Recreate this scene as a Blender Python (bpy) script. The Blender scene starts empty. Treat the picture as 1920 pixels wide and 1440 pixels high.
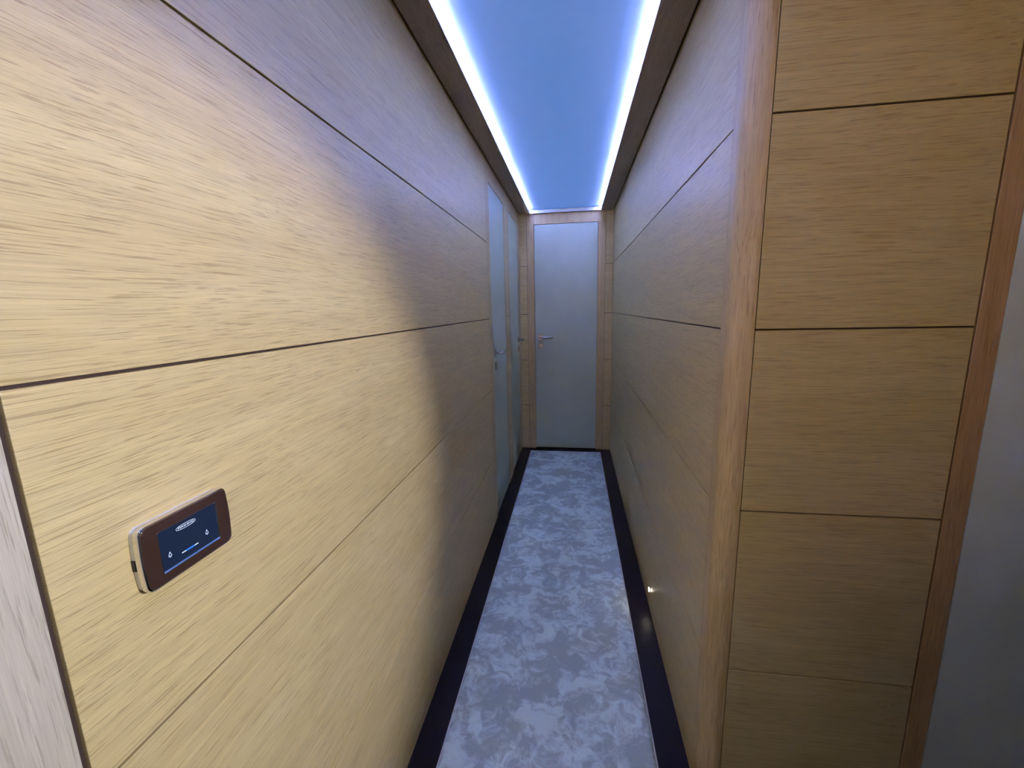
import bpy, bmesh, math, random
from mathutils import Matrix, Vector

scene = bpy.context.scene
C = scene.collection
random.seed(7)

# ------------------------------------------------------------------ camera
cam_data = bpy.data.cameras.new('camera')
cam = bpy.data.objects.new('camera', cam_data)
C.objects.link(cam)
cam_data.sensor_fit = 'HORIZONTAL'
cam_data.sensor_width = 36.0
cam_data.lens = 785.31 / 1920 * 36.0
cam_data.clip_start = 0.01
CAMR = Vector((0.98941395, 0.14333655, -0.02268648))
CAMU = Vector((-0.00340256, 0.17919826, 0.9838071))
CAMB = Vector((0.14508089, -0.97331527, 0.17778897))
cam.matrix_world = Matrix(((CAMR.x, CAMU.x, CAMB.x, 0.0),
                           (CAMR.y, CAMU.y, CAMB.y, 0.0),
                           (CAMR.z, CAMU.z, CAMB.z, 1.2324),
                           (0, 0, 0, 1)))
scene.camera = cam

# ------------------------------------------------------------------ world, lobby spot and added fill lights, exposure
world = bpy.data.worlds.new('world')
scene.world = world
world.use_nodes = True
world.node_tree.nodes['Background'].inputs[0].default_value = (0.75, 0.85, 1.0, 1)
world.node_tree.nodes['Background'].inputs[1].default_value = 0.10

def spot_lamp(name, loc, target, energy, size_deg, blend, color, radius):
    l = bpy.data.lights.new(name, 'SPOT')
    l.energy = energy; l.spot_size = math.radians(size_deg); l.spot_blend = blend
    l.color = color; l.shadow_soft_size = radius
    o = bpy.data.objects.new(name, l); C.objects.link(o)
    o.location = loc
    o.rotation_euler = (Vector(target) - Vector(loc)).to_track_quat('-Z', 'Y').to_euler()
    return o

def area_lamp(name, loc, target, energy, sx, sy, color):
    l = bpy.data.lights.new(name, 'AREA')
    l.shape = 'RECTANGLE'; l.size = sx; l.size_y = sy; l.energy = energy; l.color = color
    o = bpy.data.objects.new(name, l); C.objects.link(o)
    o.location = loc
    o.rotation_euler = (Vector(target) - Vector(loc)).to_track_quat('-Z', 'Y').to_euler()
    return o

# reading spot of the lobby, aimed at the left wall (out of the picture, to the right of the camera)
spot_lamp('lobby_spot_lamp', (1.02, 0.12, 1.42), (-0.447, 0.46, 0.91), 92.0, 54.0, 0.52, (0.97, 1.03, 1.36), 0.07)
# unseen fill spot, added to brighten the start of the corridor
spot_lamp('added_corridor_fill', (-0.10, -0.40, 1.95), (-0.06, 1.10, 0.0), 12.0, 44.0, 0.7, (0.95, 1.0, 1.10), 0.04)
# warm fill spot added behind the camera, shining along the corridor
spot_lamp('added_warm_fill', (0.05, -1.30, 1.70), (0.32, 3.0, 1.75), 46.0, 66.0, 1.0, (1.0, 0.76, 0.50), 0.10)
# area fill added behind the camera to set the ambient level
area_lamp('added_ambient_fill', (0.25, -0.75, 1.96), (0.25, -0.75, 0.0), 0.8, 0.35, 0.35, (1.0, 0.90, 0.78))

scene.view_settings.view_transform = 'Standard'
scene.view_settings.look = 'None'
scene.view_settings.gamma = 1.0
scene.view_settings.use_curve_mapping = False
scene.view_settings.exposure = 0.0
scene.cycles.sample_clamp_indirect = 0.0        # keep the bounce light of the bright ceiling glow

LED_COL = (0.25, 0.33, 1.0)
LED_STR = 870.0

# ------------------------------------------------------------------ dimensions (metres)
XL, XR = -0.447, 0.314          # corridor walls
YE = 3.576                      # end wall
YF = 0.903                      # front face of the wall right of the corridor
ZC = 1.980                      # underside of the ceiling soffit
Z_ROWS = [0.0, 0.393, 0.790, 1.179, 1.573, 1.99]
Y_LOBBY = -1.45
X_LOBBY = 1.50

# ------------------------------------------------------------------ node helpers
def new_mat(name):
    m = bpy.data.materials.new(name)
    m.use_nodes = True
    nt = m.node_tree
    return m, nt, nt.nodes['Principled BSDF']

def nd(nt, t, **kw):
    n = nt.nodes.new(t)
    for k, v in kw.items():
        setattr(n, k, v)
    return n

def setv(n, **kw):
    for k, v in kw.items():
        n.inputs[k.replace('_', ' ')].default_value = v

def plain(name, col, rough=0.5, metal=0.0, emit=None, estr=0.0, spec=0.5):
    m, nt, b = new_mat(name)
    b.inputs['Base Color'].default_value = (*col, 1)
    b.inputs['Roughness'].default_value = rough
    b.inputs['Metallic'].default_value = metal
    b.inputs['Specular IOR Level'].default_value = spec
    if emit:
        b.inputs['Emission Color'].default_value = (*emit, 1)
        b.inputs['Emission Strength'].default_value = estr
    return m

def oak(name, grain, col_a, col_b, pore, rough=0.42, seed=0.0):
    """veneered oak; grain = the object axis along which the grain runs"""
    m, nt, b = new_mat(name)
    lk = nt.links.new
    tc = nd(nt, 'ShaderNodeTexCoord')
    sep = nd(nt, 'ShaderNodeSeparateXYZ'); lk(tc.outputs['Object'], sep.inputs[0])
    order = {'x': (0, 2, 1), 'y': (1, 2, 0), 'z': (2, 0, 1)}[grain]
    comb = nd(nt, 'ShaderNodeCombineXYZ')       # X along grain, Y across, Z other
    for i, a in enumerate(order):
        lk(sep.outputs[a], comb.inputs[i])
    off = nd(nt, 'ShaderNodeVectorMath', operation='ADD'); lk(comb.outputs[0], off.inputs[0])
    off.inputs[1].default_value = (seed, seed * 1.7, seed * 0.3)
    # slow bending of the figure
    mp = nd(nt, 'ShaderNodeVectorMath', operation='MULTIPLY'); lk(off.outputs[0], mp.inputs[0])
    mp.inputs[1].default_value = (1.5, 3.0, 3.0)
    n0 = nd(nt, 'ShaderNodeTexNoise'); lk(mp.outputs[0], n0.inputs['Vector']); setv(n0, Scale=1.0, Detail=1.5)
    sub = nd(nt, 'ShaderNodeMath', operation='SUBTRACT'); lk(n0.outputs['Fac'], sub.inputs[0]); sub.inputs[1].default_value = 0.5
    mul = nd(nt, 'ShaderNodeMath', operation='MULTIPLY'); lk(sub.outputs[0], mul.inputs[0]); mul.inputs[1].default_value = 0.045
    cb2 = nd(nt, 'ShaderNodeCombineXYZ'); lk(mul.outputs[0], cb2.inputs[1]); lk(mul.outputs[0], cb2.inputs[2])
    warped = nd(nt, 'ShaderNodeVectorMath', operation='ADD'); lk(off.outputs[0], warped.inputs[0]); lk(cb2.outputs[0], warped.inputs[1])

    def streak(along, across, detail=2.0, rg=0.5):
        s = nd(nt, 'ShaderNodeVectorMath', operation='MULTIPLY'); lk(warped.outputs[0], s.inputs[0])
        s.inputs[1].default_value = (along, across, across)
        n = nd(nt, 'ShaderNodeTexNoise'); lk(s.outputs[0], n.inputs['Vector']); setv(n, Scale=1.0, Detail=detail, Roughness=rg)
        return n.outputs['Fac']
    broad = streak(1.6, 16.0, 2.0)
    fine = streak(11.0, 620.0, 2.0)
    pores = streak(13.0, 620.0, 2.5, 0.6)
    flame = streak(4.0, 95.0, 2.0)

    r1 = nd(nt, 'ShaderNodeMapRange'); lk(broad, r1.inputs[0]); setv(r1, From_Min=0.3, From_Max=0.7)
    mixc = nd(nt, 'ShaderNodeMix', data_type='RGBA'); lk(r1.outputs[0], mixc.inputs['Factor'])
    mixc.inputs['A'].default_value = (*col_a, 1); mixc.inputs['B'].default_value = (*col_b, 1)
    # fine light and dark fibre
    r2 = nd(nt, 'ShaderNodeMapRange'); lk(fine, r2.inputs[0]); setv(r2, From_Min=0.3, From_Max=0.7, To_Min=0.90, To_Max=1.08)
    r4 = nd(nt, 'ShaderNodeMapRange'); lk(flame, r4.inputs[0]); setv(r4, From_Min=0.3, From_Max=0.7, To_Min=1.05, To_Max=0.93)
    mm = nd(nt, 'ShaderNodeMath', operation='MULTIPLY'); lk(r2.outputs[0], mm.inputs[0]); lk(r4.outputs[0], mm.inputs[1])
    sc = nd(nt, 'ShaderNodeVectorMath', operation='SCALE'); lk(mixc.outputs['Result'], sc.inputs[0]); lk(mm.outputs[0], sc.inputs['Scale'])
    r3 = nd(nt, 'ShaderNodeMapRange', interpolation_type='SMOOTHSTEP'); lk(pores, r3.inputs[0]); setv(r3, From_Min=0.54, From_Max=0.66, To_Min=0.0, To_Max=0.72)
    mixp = nd(nt, 'ShaderNodeMix', data_type='RGBA'); lk(r3.outputs[0], mixp.inputs['Factor'])
    lk(sc.outputs[0], mixp.inputs['A']); mixp.inputs['B'].default_value = (*pore, 1)
    lk(mixp.outputs['Result'], b.inputs['Base Color'])
    b.inputs['Roughness'].default_value = rough
    b.inputs['Specular IOR Level'].default_value = 0.4
    hsub = nd(nt, 'ShaderNodeMath', operation='SUBTRACT'); hsub.inputs[0].default_value = 1.0; lk(r3.outputs[0], hsub.inputs[1])
    bump = nd(nt, 'ShaderNodeBump'); setv(bump, Strength=0.35, Distance=0.0006); lk(hsub.outputs[0], bump.inputs['Height'])
    lk(bump.outputs[0], b.inputs['Normal'])
    return m

A1, A2, PO = (0.585, 0.44, 0.185), (0.54, 0.395, 0.160), (0.32, 0.215, 0.08)
OAK_Y = oak('oak_veneer_grain_along_corridor', 'y', A1, A2, PO, seed=1.3)
OAK_X = oak('oak_veneer_grain_across', 'x', A1, A2, PO, seed=4.1)
T1, T2, TP = (0.55, 0.39, 0.17), (0.50, 0.345, 0.14), (0.28, 0.175, 0.07)
OAK_Z = oak('oak_solid_upright_grain', 'z', T1, T2, TP, seed=2.2)
OAK_ZP = oak('oak_pale_upright_grain', 'z', (0.52, 0.44, 0.30), (0.47, 0.39, 0.26), (0.33, 0.26, 0.17), seed=5.2)
OAK_ZR = oak('oak_reddish_upright_grain', 'z', (0.50, 0.30, 0.12), (0.45, 0.26, 0.10), (0.26, 0.14, 0.05), seed=6.2)
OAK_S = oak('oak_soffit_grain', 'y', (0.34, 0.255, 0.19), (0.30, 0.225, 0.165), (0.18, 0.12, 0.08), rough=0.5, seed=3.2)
GROOVE = plain('dark_groove_backing', (0.045, 0.022, 0.012), 0.8)
BLACKWOOD = None
CHROME = plain('polished_chrome', (0.82, 0.82, 0.84), 0.12, 1.0)
NICKEL = plain('satin_nickel', (0.62, 0.60, 0.57), 0.25, 1.0)
BRONZE = plain('dark_bronze_plate', (0.040, 0.019, 0.011), 0.30, 0.0)
CREAM = plain('cream_plastic', (0.72, 0.70, 0.60), 0.45)
GLASS = plain('navy_touch_glass', (0.006, 0.014, 0.030), 0.08, 0.0, (0.02, 0.05, 0.11), 0.10)
PRINT = plain('lit_pale_print', (0.6, 0.65, 0.7), 0.4, 0.0, (0.62, 0.75, 0.90), 0.42)
BLUE_LED = plain('blue_indicator', (0.02, 0.1, 0.5), 0.3, 0.0, (0.02, 0.16, 1.0), 1.3)
PALE_LED = plain('pale_indicator', (0.6, 0.7, 0.8), 0.3, 0.0, (0.65, 0.85, 1.0), 0.8)
ALU = plain('anodised_aluminium', (0.55, 0.55, 0.56), 0.35, 1.0)
CEIL = plain('ceiling_panel_added_glow', (0.45, 0.45, 0.45), 0.5, 0.0, (0.08, 0.33, 1.0), 0.46, spec=0.3)  # even blue emission added to keep the middle of the panel bright
PAINT = plain('warm_grey_lobby_lining', (0.42, 0.40, 0.37), 0.7)
LED = plain('led_strip_glow', (0.9, 0.9, 0.9), 0.5, 0.0, LED_COL, LED_STR)
STEP = plain('step_lamp_lens', (0.9, 0.9, 0.9), 0.4, 0.0, (1.0, 0.90, 0.78), 90.0)
BLACKP = plain('black_rubber_seal', (0.01, 0.01, 0.012), 0.5)

def lacquer(name, col, rough):
    m, nt, b = new_mat(name); lk = nt.links.new
    tc = nd(nt, 'ShaderNodeTexCoord')
    n = nd(nt, 'ShaderNodeTexNoise'); lk(tc.outputs['Object'], n.inputs['Vector']); setv(n, Scale=5.0, Detail=3.0)
    mr = nd(nt, 'ShaderNodeMapRange'); lk(n.outputs['Fac'], mr.inputs[0]); setv(mr, From_Min=0.3, From_Max=0.7, To_Min=0.96, To_Max=1.04)
    sc = nd(nt, 'ShaderNodeVectorMath', operation='SCALE'); sc.inputs[0].default_value = col; lk(mr.outputs[0], sc.inputs['Scale'])
    lk(sc.outputs[0], b.inputs['Base Color'])
    n2 = nd(nt, 'ShaderNodeTexNoise'); lk(tc.outputs['Object'], n2.inputs['Vector']); setv(n2, Scale=900.0, Detail=1.0)
    bp = nd(nt, 'ShaderNodeBump'); setv(bp, Strength=0.12, Distance=0.0005); lk(n2.outputs['Fac'], bp.inputs['Height']); lk(bp.outputs[0], b.inputs['Normal'])
    b.inputs['Roughness'].default_value = rough
    return m
GREY = lacquer('grey_lacquer_door_face', (0.43, 0.47, 0.33), 0.38)
GREY2 = lacquer('neutral_grey_door_face', (0.60, 0.64, 0.56), 0.5)

def black_floor():
    m, nt, b = new_mat('black_stained_floor'); lk = nt.links.new
    tc = nd(nt, 'ShaderNodeTexCoord')
    mp = nd(nt, 'ShaderNodeVectorMath', operation='MULTIPLY'); lk(tc.outputs['Object'], mp.inputs[0]); mp.inputs[1].default_value = (260, 7, 1)
    n = nd(nt, 'ShaderNodeTexNoise'); lk(mp.outputs[0], n.inputs['Vector']); setv(n, Scale=1.0, Detail=2.0)
    cr = nd(nt, 'ShaderNodeMix', data_type='RGBA'); lk(n.outputs['Fac'], cr.inputs['Factor'])
    cr.inputs['A'].default_value = (0.006, 0.004, 0.004, 1); cr.inputs['B'].default_value = (0.016, 0.010, 0.009, 1)
    lk(cr.outputs['Result'], b.inputs['Base Color'])
    b.inputs['Roughness'].default_value = 0.36
    b.inputs['Specular IOR Level'].default_value = 0.18
    return m
BLACKWOOD = black_floor()

def carpet_mat():
    m, nt, b = new_mat('silky_grey_pile'); lk = nt.links.new
    tc = nd(nt, 'ShaderNodeTexCoord')
    # swirl the coordinates so the brushed patches curl
    nw = nd(nt, 'ShaderNodeTexNoise'); lk(tc.outputs['Object'], nw.inputs['Vector']); setv(nw, Scale=9.0, Detail=2.0)
    s1 = nd(nt, 'ShaderNodeVectorMath', operation='SUBTRACT'); lk(nw.outputs['Color'], s1.inputs[0]); s1.inputs[1].default_value = (0.5, 0.5, 0.5)
    s2 = nd(nt, 'ShaderNodeVectorMath', operation='SCALE'); lk(s1.outputs[0], s2.inputs[0]); s2.inputs['Scale'].default_value = 0.16
    ad = nd(nt, 'ShaderNodeVectorMath', operation='ADD'); lk(tc.outputs['Object'], ad.inputs[0]); lk(s2.outputs[0], ad.inputs[1])
    n1 = nd(nt, 'ShaderNodeTexNoise'); lk(ad.outputs[0], n1.inputs['Vector']); setv(n1, Scale=6.5, Detail=7.0, Roughness=0.66)
    n2 = nd(nt, 'ShaderNodeTexNoise'); lk(ad.outputs[0], n2.inputs['Vector']); setv(n2, Scale=25.0, Detail=5.0, Roughness=0.65)
    add = nd(nt, 'ShaderNodeMath', operation='MULTIPLY_ADD'); lk(n2.outputs['Fac'], add.inputs[0]); add.inputs[1].default_value = 0.65
    lk(n1.outputs['Fac'], add.inputs[2])
    mr = nd(nt, 'ShaderNodeMapRange', interpolation_type='SMOOTHSTEP'); lk(add.outputs[0], mr.inputs[0]); setv(mr, From_Min=0.74, From_Max=0.95)
    mx = nd(nt, 'ShaderNodeMix', data_type='RGBA'); lk(mr.outputs[0], mx.inputs['Factor'])
    mx.inputs['A'].default_value = (0.40, 0.45, 0.37, 1); mx.inputs['B'].default_value = (0.68, 0.77, 0.66, 1)  # shading of the brushed pile put into the base colour as patches
    nf = nd(nt, 'ShaderNodeTexNoise'); lk(tc.outputs['Object'], nf.inputs['Vector']); setv(nf, Scale=420.0, Detail=2.0)
    mf = nd(nt, 'ShaderNodeMapRange'); lk(nf.outputs['Fac'], mf.inputs[0]); setv(mf, From_Min=0.3, From_Max=0.7, To_Min=0.92, To_Max=1.08)
    sc = nd(nt, 'ShaderNodeVectorMath', operation='SCALE'); lk(mx.outputs['Result'], sc.inputs[0]); lk(mf.outputs[0], sc.inputs['Scale'])
    lk(sc.outputs[0], b.inputs['Base Color'])
    b.inputs['Roughness'].default_value = 0.75
    b.inputs['Sheen Weight'].default_value = 0.25
    b.inputs['Sheen Roughness'].default_value = 0.4
    ba = nd(nt, 'ShaderNodeMath', operation='MULTIPLY_ADD'); lk(nf.outputs['Fac'], ba.inputs[0]); ba.inputs[1].default_value = 0.25; lk(add.outputs[0], ba.inputs[2])
    bp = nd(nt, 'ShaderNodeBump'); setv(bp, Strength=0.6, Distance=0.006); lk(ba.outputs[0], bp.inputs['Height']); lk(bp.outputs[0], b.inputs['Normal'])
    return m
CARPET = carpet_mat()
BINDING = plain('pale_carpet_binding', (0.62, 0.58, 0.54), 0.8)

# ------------------------------------------------------------------ mesh helpers
def tag(o, label=None, cat=None, group=None, kind=None):
    if label: o['label'] = label
    if cat: o['category'] = cat
    if group: o['group'] = group
    if kind: o['kind'] = kind
    return o

def empty(name, loc, label=None, cat=None, kind=None, group=None):
    o = bpy.data.objects.new(name, None); C.objects.link(o); o.location = loc
    o.empty_display_size = 0.05
    return tag(o, label, cat, group, kind)

def link(name, bm, mats, parent=None, smooth=False):
    me = bpy.data.meshes.new(name)
    bm.normal_update(); bm.to_mesh(me); bm.free()
    for m in (mats if isinstance(mats, (list, tuple)) else [mats]):
        me.materials.append(m)
    if smooth:
        for p in me.polygons: p.use_smooth = True
    o = bpy.data.objects.new(name, me); C.objects.link(o)
    if parent: 
        o.parent = parent
        o.location = -Vector(parent.location) if parent.type == 'EMPTY' and not parent.parent else (0, 0, 0)
    return o

def box(bm, x0, x1, y0, y1, z0, z1, mi=0, bev=0.0):
    t = bmesh.new()
    bmesh.ops.create_cube(t, size=1.0)
    for v in t.verts:
        v.co = Vector((x0 + (v.co.x + .5) * (x1 - x0), y0 + (v.co.y + .5) * (y1 - y0), z0 + (v.co.z + .5) * (z1 - z0)))
    if bev > 0:
        bmesh.ops.bevel(t, geom=t.edges[:], offset=bev, segments=2, affect='EDGES', profile=0.5)
    merge(bm, t, mi)

def merge(bm, t, mi=0, mat=None):
    vm = {}
    for v in t.verts:
        vm[v] = bm.verts.new(mat @ v.co if mat else v.co)
    for f in t.faces:
        try:
            nf = bm.faces.new([vm[v] for v in f.verts]); nf.material_index = mi; nf.smooth = f.smooth
        except ValueError:
            pass
    t.free()

def tube(bm, pts, r, seg=12, mi=0, flat=1.0):
    """round rod through points, ends capped and rounded"""
    pts = [Vector(p) for p in pts]
    rings = []
    n = len(pts)
    tang = []
    for i in range(n):
        a = pts[max(i - 1, 0)]; b = pts[min(i + 1, n - 1)]
        tang.append((b - a).normalized())
    ref = Vector((0, 0, 1))
    def ring(c, t, rad):
        s = t.cross(ref)
        if s.length < 1e-4: s = t.cross(Vector((1, 0, 0)))
        s.normalize(); u = s.cross(t).normalized()
        return [bm.verts.new(c + s * math.cos(2 * math.pi * k / seg) * rad + u * math.sin(2 * math.pi * k / seg) * rad * flat) for k in range(seg)]
    rings.append(ring(pts[0] - tang[0] * 0.0, tang[0], r * 0.7))
    for i in range(n):
        p = pts[i] + (tang[i] * r * 0.3 if i == 0 else (-tang[i] * r * 0.3 if i == n - 1 else Vector((0, 0, 0))))
        rings.append(ring(p, tang[i], r))
    rings.append(ring(pts[-1], tang[-1], r * 0.7))
    for a, b in zip(rings[:-1], rings[1:]):
        for k in range(seg):
            f = bm.faces.new([a[k], a[(k + 1) % seg], b[(k + 1) % seg], b[k]]); f.material_index = mi; f.smooth = True
    bm.faces.new(rings[0][::-1]).material_index = mi
    bm.faces.new(rings[-1]).material_index = mi

def bent(pts, rad, n=5):
    """round the corners of a path"""
    pts = [Vector(p) for p in pts]; out = [pts[0]]
    for i in range(1, len(pts) - 1):
        a = (pts[i - 1] - pts[i]).normalized() * rad; b = (pts[i + 1] - pts[i]).normalized() * rad
        for k in range(n + 1):
            t = k / n
            out.append(pts[i] + a * (1 - t) ** 2 + b * t ** 2)
    out.append(pts[-1]); return out

def prism(bm, outline, axis, a0, a1, mi=0, bev=0.0):
    """extrude a 2D outline (list of pairs) along an axis"""
    t = bmesh.new()
    def P(p, a):
        return {'z': (p[0], p[1], a), 'x': (a, p[0], p[1]), 'y': (p[0], a, p[1])}[axis]
    lo = [t.verts.new(P(p, a0)) for p in outline]; hi = [t.verts.new(P(p, a1)) for p in outline]
    n = len(outline)
    t.faces.new(lo[::-1]); t.faces.new(hi)
    for k in range(n):
        t.faces.new([lo[k], lo[(k + 1) % n], hi[(k + 1) % n], hi[k]])
    bmesh.ops.recalc_face_normals(t, faces=t.faces[:])
    if bev:
        es = [e for e in t.edges if abs(({'z': 2, 'x': 0, 'y': 1}[axis] == 0 and e.verts[0].co.x - e.verts[1].co.x) or 0) < 1e-7 and
              all(abs(v.co[{'z': 2, 'x': 0, 'y': 1}[axis]] - a1) < 1e-7 for v in e.verts)]
        bmesh.ops.bevel(t, geom=es, offset=bev, segments=3, affect='EDGES', profile=0.5)
    merge(bm, t, mi)

def rounded_rect(w, h, r, bulge=0.0, n=6, ns=8):
    pts = []
    for cx, cy, a0 in ((w / 2 - r, h / 2 - r, 0), (-w / 2 + r, h / 2 - r, 90), (-w / 2 + r, -h / 2 + r, 180), (w / 2 - r, -h / 2 + r, 270)):
        for k in range(n + 1):
            a = math.radians(a0 + 90 * k / n)
            pts.append((cx + r * math.cos(a), cy + r * math.sin(a)))
    # subdivide the long sides and bulge the short (left/right) sides outward
    out = []
    for i, p in enumerate(pts):
        q = pts[(i + 1) % len(pts)]
        out.append(p)
        if abs(p[0] - q[0]) + abs(p[1] - q[1]) > r:
            for k in range(1, ns):
                out.append((p[0] + (q[0] - p[0]) * k / ns, p[1] + (q[1] - p[1]) * k / ns))
    return [(x + math.copysign(bulge * (1 - (2 * y / h) ** 2), x) if abs(x) > w * 0.3 else x, y) for x, y in out]

def boards(name, face, coord, u0, u1, mat, rows=Z_ROWS, gap=0.0036, depth=0.006, ends=(0.0, 0.0), thick=0.02, label='', cat='wall', inset_u=0.0):
    """wall of oak boards laid flat one above the other; grooves between them; one mesh.
    face: '+x' means the visible face looks to +x and lies at x=coord"""
    bm = bmesh.new()
    s = 1 if face[0] == '+' else -1
    for i in range(len(rows) - 1):
        z0 = rows[i] + (gap / 2 if i else 0.0)
        z1 = rows[i + 1] - (gap / 2 if i < len(rows) - 2 else 0)
        c0, c1 = sorted((coord, coord - s * depth))
        if face[1] == 'x': box(bm, c0, c1, u0 + ends[0], u1 - ends[1], z0, z1, 0, 0.0007)
        else: box(bm, u0 + ends[0], u1 - ends[1], c0, c1, z0, z1, 0, 0.0007)
    c0, c1 = sorted((coord - s * (depth - 0.0005), coord - s * thick))
    if face[1] == 'x': box(bm, c0, c1, u0, u1, rows[0], rows[-1], 1)
    else: box(bm, u0, u1, c0, c1, rows[0], rows[-1], 1)
    o = link(name, bm, [mat, GROOVE])
    return tag(o, label, cat, None, 'structure')

# ------------------------------------------------------------------ shell: floor
bm = bmesh.new()
box(bm, XL - 0.02, X_LOBBY + 0.02, Y_LOBBY - 0.02, YE + 0.05, -0.03, 0.0)
tag(link('floor', bm, BLACKWOOD), 'black stained floor showing as a dark border either side of the carpet runner', 'floor', None, 'structure')

# ------------------------------------------------------------------ shell: left wall
wall_left = boards('wall_left', '+x', XL, 0.2575, 2.229, OAK_Y, ends=(0.0045, 0.001),
       label='left corridor wall of pale oak boards with dark horizontal grooves, holding the touch switch')
# short oak strip between the two left doors
boards('wall_left_pier', '+x', XL, 2.851, 2.931, OAK_Y, ends=(0.001, 0.001),
       label='narrow grooved oak strip between the two grey doors of the left wall')

# ------------------------------------------------------------------ shell: right wall, corner post and the wall facing the camera
boards('wall_right', '-x', XR, 0.9672, YE, OAK_Y, ends=(0.0006, 0.0),
       label='right corridor wall of brown oak boards with four thin grooves running to the end')
bm = bmesh.new()
R_ = 0.040
out = [(XR, 0.9668)]
for k in range(0, 13):
    a = math.radians(180 + 90 * k / 12)
    out.append((XR + R_ + R_ * math.cos(a), YF + R_ + R_ * math.sin(a)))
out += [(0.3575, YF), (0.3575, YF + 0.03), (0.345, 0.9668)]
prism(bm, out, 'z', 0.0, ZC + 0.01)
o = link('trim_1', bm, OAK_Z); 
for p in o.data.polygons: p.use_smooth = len(p.vertices) == 4 and abs(p.normal.z) < 0.5
o.data.set_sharp_from_angle(angle=math.radians(30))
tag(o, 'rounded oak corner post with upright grain where the right corridor wall begins', 'trim', None, 'structure')
boards('wall_front_right', '-y', YF, 0.3583, 0.7425, OAK_X, ends=(0.0014, 0.0030),
       label='narrow oak wall right of the corner post facing the camera, split by dark grooves')

# ------------------------------------------------------------------ shell: end wall (back)
for nm, a, b_, lab in (('wall_back_left', XL, -0.3835, 'slim grooved oak strip left of the far end door'),
                       ('wall_back_right', 0.2525, XR, 'slim grooved oak strip right of the far end door')):
    boards(nm, '-y', YE, a, b_, OAK_X, ends=(0.0008, 0.0008), label=lab)

# ------------------------------------------------------------------ doors
def lever(parent, base, out_dir, along, reach, name='door_handle'):
    """lever handle: rose plate, neck and bar. base on the door face"""
    base = Vector(base); n = Vector(out_dir); al = Vector(along)
    bm = bmesh.new()
    tube(bm, bent([base + n * 0.004, base + n * 0.050, base + n * 0.050 + al * reach], 0.014), 0.0078, 14, 0)
    h = link(name, bm, NICKEL, parent, True)
    tag(h, 'silver lever handle')
    # square rose and the lock plate under it
    def plate(nm, c, w, hgt, hole):
        b2 = bmesh.new()
        up = Vector((0, 0, 1)); side = n.cross(up)
        t = bmesh.new(); bmesh.ops.create_cube(t, size=1.0)
        bmesh.ops.bevel(t, geom=t.edges[:], offset=0.06, segments=2, affect='EDGES')
        M = Matrix((side * w, n * 0.008, up * hgt)).transposed().to_4x4(); M.translation = c + n * 0.004
        merge(b2, t, 0, M)
        p = link(nm, b2, NICKEL, parent)
        if hole:
            b3 = bmesh.new()
            tube(b3, [c + n * 0.006, c + n * 0.0095], 0.009, 20, 0)
            k = link('lock_cylinder', b3, CHROME, None, True); k.parent = p
        return p
    plate('handle_rose', base, 0.044, 0.044, False)
    plate('lock_plate', base + Vector((0, 0, -0.075)), 0.040, 0.044, True)

def door(name, face, coord, f0, l0, l1, f1, label, frame_mat, leaf_mat, top=1.896, ztop=ZC + 0.008, lever_at=None):
    s = 1 if face[0] == '+' else -1
    ax = face[1]
    cu = (f0 + f1) / 2
    loc = (coord, cu, 0) if ax == 'x' else (cu, coord, 0)
    root = empty(name, loc, label, 'door', 'structure')
    def bx(bm, u0, u1, d0, d1, z0, z1, mi=0, bev=0.0008):
        c0, c1 = sorted((coord + s * d0, coord + s * d1))
        if ax == 'x': box(bm, c0, c1, u0, u1, z0, z1, mi, bev)
        else: box(bm, u0, u1, c0, c1, z0, z1, mi, bev)
    # frame: two jambs and a head in one U, plus the dark rebate behind the leaf
    bm = bmesh.new()
    g = 0.0022
    bx(bm, f0, l0 - g, -0.03, 0.0, 0.0, ztop)
    bx(bm, l1 + g, f1, -0.03, 0.0, 0.0, ztop)
    bx(bm, l0 - g, l1 + g, -0.03, 0.0, top + g, ztop)
    link('door_frame', bm, frame_mat, root)
    bm = bmesh.new()
    bx(bm, l0 - g, l1 + g, -0.040, -0.031, 0.0, top + g, 0, 0)
    link('door_stop', bm, BLACKP, root)
    bm = bmesh.new()
    bx(bm, l0, l1, -0.030, -0.002, 0.008, top, 0, 0.0015)
    link('door_leaf', bm, leaf_mat, root)
    if lever_at: 
        n = (s, 0, 0) if ax == 'x' else (0, s, 0)
        base, along, reach = lever_at
        lever(root, base, n, along, reach)
    return root

door('door_1', '-y', YE, -0.3825, -0.323, 0.190, 0.2515,
     'tall grey door closing the far end of the corridor', OAK_Z, GREY,
     lever_at=((-0.276, YE - 0.002, 0.985), (1, 0, 0), 0.105))
door('door_2', '+x', XL, 2.231, 2.310, 2.785, 2.849,
     'nearer of the two grey doors set in the left wall', OAK_Z, GREY, top=1.884,
     lever_at=((XL - 0.002, 2.372, 0.982), (0, 1, 0), 0.115))
door('door_3', '+x', XL, 2.933, 2.992, 3.462, YE - 0.001,
     'farther of the two grey doors in the left wall, next to the corner', OAK_Z, GREY, top=1.884,
     lever_at=((XL - 0.002, 3.400, 0.982), (0, -1, 0), 0.115))
door('door_4', '-y', YF, 0.7435, 0.7865, 1.330, 1.400,
     'dull grey door at the right picture edge with a warm oak jamb', OAK_ZR, GREY2)
door('door_5', '+x', XL, -0.62, -0.54, 0.165, 0.2565,
     'door with pale oak jamb at the left picture edge, upright grain', OAK_ZP, OAK_ZP)

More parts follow.
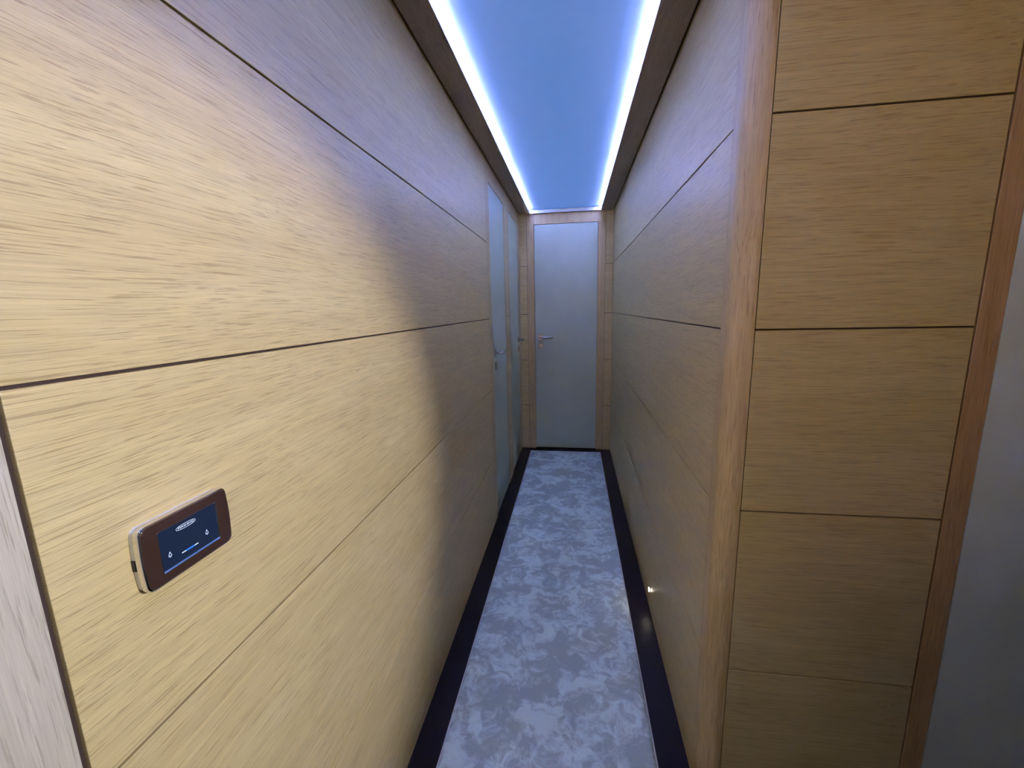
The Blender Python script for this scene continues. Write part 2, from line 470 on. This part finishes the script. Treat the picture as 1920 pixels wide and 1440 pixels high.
# ------------------------------------------------------------------ ceiling: soffit frame, lit panel above it
SI, SJ, SE = -0.355, 0.213, 3.552
bm = bmesh.new()
gapw = 0.008
Y0C = -0.30                                      # the light trough starts above the lobby
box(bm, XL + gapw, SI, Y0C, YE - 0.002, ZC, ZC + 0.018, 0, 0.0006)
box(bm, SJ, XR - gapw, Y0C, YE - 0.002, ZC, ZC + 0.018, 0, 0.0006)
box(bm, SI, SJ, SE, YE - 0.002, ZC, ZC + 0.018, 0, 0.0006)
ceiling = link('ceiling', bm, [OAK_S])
tag(ceiling, 'dark taupe ceiling soffit framing the blue lit light trough', 'ceiling', None, 'structure')
# the box above the soffit
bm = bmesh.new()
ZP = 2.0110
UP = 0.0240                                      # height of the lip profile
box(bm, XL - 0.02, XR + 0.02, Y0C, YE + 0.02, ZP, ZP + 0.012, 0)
link('ceiling_panel', bm, CEIL, ceiling)['label'] = 'smooth pale ceiling panel washed in blue light, with an added even glow'
bm = bmesh.new()
box(bm, XL - 0.02, XL + 0.03, Y0C, YE + 0.02, ZC + 0.0185, ZP, 0)  # both sides widened inward to block strip light leaking through the wall gap
box(bm, XR - 0.03, XR + 0.02, Y0C, YE + 0.02, ZC + 0.0185, ZP, 0)
box(bm, XL, XR, YE, YE + 0.02, ZC + 0.0105, ZP, 0)
box(bm, XL, XR, Y0C, Y0C + 0.01, ZC + 0.0195, ZP, 0)
link('trough_side', bm, GROOVE, ceiling)
bm = bmesh.new()
box(bm, SI, SI + 0.0015, Y0C, SE, ZC - 0.0012, ZC + UP, 0)
box(bm, SJ - 0.0015, SJ, Y0C, SE, ZC - 0.0012, ZC + UP, 0)
box(bm, SI + 0.0015, SJ - 0.0015, SE - 0.0015, SE, ZC - 0.0012, ZC + UP, 0)
link('edge_profile', bm, ALU, ceiling)['label'] = 'thin metal edge profile along the soffit lip'

def led_strip(x, label):
    r = empty('led_strip', (x, (Y0C + SE) / 2, ZC + 0.018), label, 'light', None, 'led strips of the ceiling trough')
    bm = bmesh.new()
    box(bm, x - 0.004, x + 0.004, Y0C + 0.02, SE - 0.01, ZC + 0.018, ZC + 0.0188)
    link('strip_base', bm, ALU, r)
    bm = bmesh.new()
    box(bm, x - 0.003, x + 0.003, Y0C + 0.03, SE - 0.015, ZC + 0.0190, ZC + 0.0245)
    link('strip_diffuser', bm, LED, r)
led_strip(SI - 0.0060, 'bluish white light strip along the left edge of the ceiling trough')
led_strip(SJ + 0.0060, 'bluish white light strip along the right edge of the ceiling trough')

# lobby around the camera (ceiling, walls behind and to the right)
bm = bmesh.new()
box(bm, XL - 0.02, X_LOBBY, Y_LOBBY, Y0C, ZC, ZC + 0.02)
box(bm, XR + 0.0005, X_LOBBY, Y0C, YF + 0.02, ZC, ZC + 0.02)
tag(link('ceiling_lobby', bm, PAINT), 'plain ceiling over the lobby in front of the corridor', 'ceiling', None, 'structure')
bm = bmesh.new()
box(bm, XL - 0.02, X_LOBBY, Y_LOBBY - 0.02, Y_LOBBY, 0, ZC)
tag(link('wall_front', bm, PAINT), 'plain lobby wall behind the viewer', 'wall', None, 'structure')
bm = bmesh.new()
box(bm, X_LOBBY, X_LOBBY + 0.02, Y_LOBBY, YF + 0.03, 0, ZC)
box(bm, 1.401, X_LOBBY, YF, YF + 0.02, 0, ZC)
tag(link('wall_lobby_right', bm, PAINT), 'plain lobby wall to the right of the viewer', 'wall', None, 'structure')
bm = bmesh.new()
box(bm, XL - 0.02, XL, Y_LOBBY, -0.621, 0, ZC)
tag(link('wall_lobby_left', bm, OAK_Y), 'plain oak lobby wall to the left of the viewer', 'wall', None, 'structure')

# ------------------------------------------------------------------ carpet runner
CX0, CX1, CY0, CY1 = -0.366, 0.230, -1.0, 3.480
root = empty('carpet_runner', ((CX0 + CX1) / 2, CY0, 0), 'long silky grey carpet runner with brushed light and dark patches on the black floor', 'carpet')
bm = bmesh.new()
nx, ny = 60, 448
HT = 0.010
def rnd(x, y):
    return 0.0010 * (math.sin(37 * x + 11 * y) * math.sin(23 * y - 17 * x) + 0.6 * math.sin(71 * x - 53 * y + 1.3))
grid = [[None] * (nx + 1) for _ in range(ny + 1)]
for j in range(ny + 1):
    for i in range(nx + 1):
        x = CX0 + 0.003 + (CX1 - CX0 - 0.006) * i / nx; y = CY0 + 0.003 + (CY1 - CY0 - 0.006) * j / ny
        if i in (0, nx): x += random.uniform(-0.0006, 0.0006)
        edge = min(x - CX0, CX1 - x, y - CY0, CY1 - y)
        z = HT + rnd(x, y) - (0.003 if edge < 0.006 else 0)
        grid[j][i] = bm.verts.new((x, y, z))
for j in range(ny):
    for i in range(nx):
        bm.faces.new([grid[j][i], grid[j][i + 1], grid[j + 1][i + 1], grid[j + 1][i]]).smooth = True
rim = [grid[0][i] for i in range(nx + 1)] + [grid[j][nx] for j in range(1, ny + 1)] + [grid[ny][i] for i in range(nx - 1, -1, -1)] + [grid[j][0] for j in range(ny - 1, 0, -1)]
low = [bm.verts.new((v.co.x, v.co.y, 0.0005)) for v in rim]
for k in range(len(rim)):
    bm.faces.new([rim[(k + 1) % len(rim)], rim[k], low[k], low[(k + 1) % len(rim)]])
link('pile', bm, CARPET, root)
bm = bmesh.new()
w_ = 0.003
box(bm, CX0, CX0 + w_, CY0, CY1, 0.0003, HT - 0.001, 0, 0.0008)
box(bm, CX1 - w_, CX1, CY0, CY1, 0.0003, HT - 0.001, 0, 0.0008)
box(bm, CX0, CX1, CY1 - w_, CY1, 0.0003, HT - 0.001, 0, 0.0008)
box(bm, CX0, CX1, CY0, CY0 + w_, 0.0003, HT - 0.001, 0, 0.0008)
link('edge_binding', bm, BINDING, root)['label'] = 'thin pale binding along the carpet edge'

# ------------------------------------------------------------------ touch switch on the left wall
SW = Vector((XL, 0.384, 0.984))
sw = empty('touch_switch', SW, 'dark bronze touch switch with chrome rim and navy screen on the left oak wall', 'switch')
def swo(name, bm, mat, smooth=False, parent=None):
    me = bpy.data.meshes.new(name); bm.normal_update(); bm.to_mesh(me); bm.free()
    me.materials.append(mat)
    if smooth:
        for p in me.polygons: p.use_smooth = True
        me.set_sharp_from_angle(angle=math.radians(40))
    o = bpy.data.objects.new(name, me); C.objects.link(o); o.parent = parent or sw
    return o
# cream mounting box against the wall
bm = bmesh.new()
prism(bm, rounded_rect(0.1065, 0.0710, 0.007, 0.0018), 'x', 0.0, 0.0065, 0, 0.0006)
swo('mounting_box', bm, CREAM, True)
# small notch at the side of the box
bm = bmesh.new()
box(bm, 0.0005, 0.0045, -0.0562, -0.0545, -0.009, 0.003, 0, 0.0004)
swo('release_notch', bm, BLACKP)
def ring_prism(bm, outer, inner, a0, a1, bev=0.0, inner_top=None):
    n = len(outer)
    t = bmesh.new()
    O0 = [t.verts.new((a0, *p)) for p in outer]; O1 = [t.verts.new((a1 - bev, *p)) for p in outer]
    O2 = [t.verts.new((a1 - bev * 0.3, p[0] * (1 - bev * 0.3 / 0.05), p[1] * (1 - bev * 0.3 / 0.036))) for p in outer]
    O3 = [t.verts.new((a1, p[0] * (1 - bev / 0.05), p[1] * (1 - bev / 0.036))) for p in outer]
    I1 = [t.verts.new((a1 if inner_top is None else inner_top, *p)) for p in inner]; I0 = [t.verts.new((a0, *p)) for p in inner]
    L = [O0, O1, O2, O3, I1, I0]
    for a, b in zip(L, L[1:] + L[:1]):
        for k in range(n):
            f = t.faces.new([a[k], a[(k + 1) % n], b[(k + 1) % n], b[k]]); f.smooth = True
    bmesh.ops.recalc_face_normals(t, faces=t.faces[:])
    merge(bm, t)
oo = rounded_rect(0.1085, 0.0735, 0.0075, 0.0022)
mid = [(x * 0.962, y * 0.945) for x, y in oo]
bm = bmesh.new()
ring_prism(bm, oo, mid, 0.0066, 0.0130, 0.0022)
swo('chrome_rim', bm, CHROME, True)['label'] = 'bright chrome rim'
inn = rounded_rect(0.0745, 0.0475, 0.0012, 0.0)
# plate and screen ring need the same vertex count as the outline
bm = bmesh.new()
ring_prism(bm, [(x * 0.998, y * 0.998) for x, y in mid], inn, 0.0070, 0.0136, 0.0010)
swo('bronze_plate', bm, BRONZE, True)['label'] = 'dark bronze cover plate'
bm = bmesh.new()
ring_prism(bm, inn, rounded_rect(0.0718, 0.0445, 0.0010, 0.0), 0.0070, 0.0142, 0.0003, 0.0127)
swo('screen_bezel', bm, CHROME, True)['label'] = 'thin chrome line around the screen'
bm = bmesh.new()
box(bm, 0.0070, 0.0128, -0.0360, 0.0360, -0.0225, 0.0225, 0, 0.0003)
screen = swo('touch_screen', bm, GLASS); screen['label'] = 'navy glass touch screen'
SX = 0.01285
# printed word inside an oval
cu = bpy.data.curves.new('word', 'FONT'); cu.body = 'PERSHING'; cu.size = 0.0058; cu.align_x = 'CENTER'; cu.align_y = 'CENTER'
cu.extrude = 0.00008; cu.space_character = 1.02
tmp = bpy.data.objects.new('word', cu); C.objects.link(tmp)
bpy.context.view_layer.update()
me = bpy.data.meshes.new_from_object(tmp.evaluated_get(bpy.context.evaluated_depsgraph_get()))
C.objects.unlink(tmp); bpy.data.objects.remove(tmp)
wx = max(v.co.x for v in me.vertices) - min(v.co.x for v in me.vertices)
bm = bmesh.new(); bm.from_mesh(me)
k = 0.0195 / wx
for v in bm.verts:
    v.co = Vector((SX + 0.0001 + v.co.z, v.co.x * k - 0.0035, v.co.y * 0.55 + 0.0156))
swo('printed_word', bm, PRINT, parent=screen)
bm = bmesh.new()
def flat_line(bm, pts, w, closed=False):
    n = len(pts)
    rng = range(n) if closed else range(n - 1)
    for i in rng:
        a = Vector(pts[i]); b = Vector(pts[(i + 1) % n]); d = (b - a).normalized(); s = Vector((-d.y, d.x)) * w / 2
        q = [a - s - d * w / 3, b - s + d * w / 3, b + s + d * w / 3, a + s - d * w / 3]
        lo = [bm.verts.new((SX - 0.0001, p.x, p.y)) for p in q]; hi = [bm.verts.new((SX + 0.00015, p.x, p.y)) for p in q]
        bm.faces.new(hi); bm.faces.new(lo[::-1])
        for k in range(4): bm.faces.new([lo[k], lo[(k + 1) % 4], hi[(k + 1) % 4], hi[k]])
oval = []
for i in range(40):
    a = 2 * math.pi * i / 40
    c_, s_ = math.cos(a), math.sin(a)
    oval.append((-0.0035 + 0.0120 * math.copysign(abs(c_) ** 0.8, c_), 0.0156 + 0.0025 * math.copysign(abs(s_) ** 0.8, s_)))
flat_line(bm, oval, 0.0004, True)
swo('oval_outline', bm, PRINT, parent=screen)
for cy in (-0.0265, 0.0205):
    bm = bmesh.new()
    h_ = 0.0032
    flat_line(bm, [(cy - 0.0019, -0.0088), (cy, -0.0088 + 0.0048), (cy + 0.0019, -0.0088)], 0.00045, True)
    flat_line(bm, [(cy - 0.0007, -0.0096), (cy, -0.0104), (cy + 0.0007, -0.0096)], 0.0004)
    swo('lamp_icon', bm, PRINT, parent=screen)
bm = bmesh.new(); flat_line(bm, [(-0.0130, -0.0135), (-0.0085, -0.0135)], 0.0009); flat_line(bm, [(0.0030, -0.0135), (0.0072, -0.0135)], 0.0009)
swo('indicator_bar', bm, PALE_LED, parent=screen)
bm = bmesh.new(); flat_line(bm, [(-0.0080, -0.0135), (0.0025, -0.0135)], 0.0014)
swo('blue_indicator', bm, BLUE_LED, parent=screen)

# ------------------------------------------------------------------ step lamp low on the right wall
sl = empty('step_lamp', (XR, 1.607, 0.081), 'tiny round lit step lamp low on the right wall just above the floor', 'light')
bm = bmesh.new()
t = bmesh.new(); bmesh.ops.create_cone(t, cap_ends=True, segments=28, radius1=0.0115, radius2=0.0105, depth=0.003)
merge(bm, t, 0, Matrix.Rotation(-math.pi / 2, 4, 'Y')); 
for v in bm.verts: v.co.x -= 0.0015
o = link('lamp_ring', bm, NICKEL); o.parent = sl
bm = bmesh.new()
t = bmesh.new(); bmesh.ops.create_cone(t, cap_ends=True, segments=24, radius1=0.0085, radius2=0.0075, depth=0.0016)
merge(bm, t, 0, Matrix.Rotation(-math.pi / 2, 4, 'Y'))
for v in bm.verts: v.co.x -= 0.0038
o = link('lamp_lens', bm, STEP); o.parent = sl
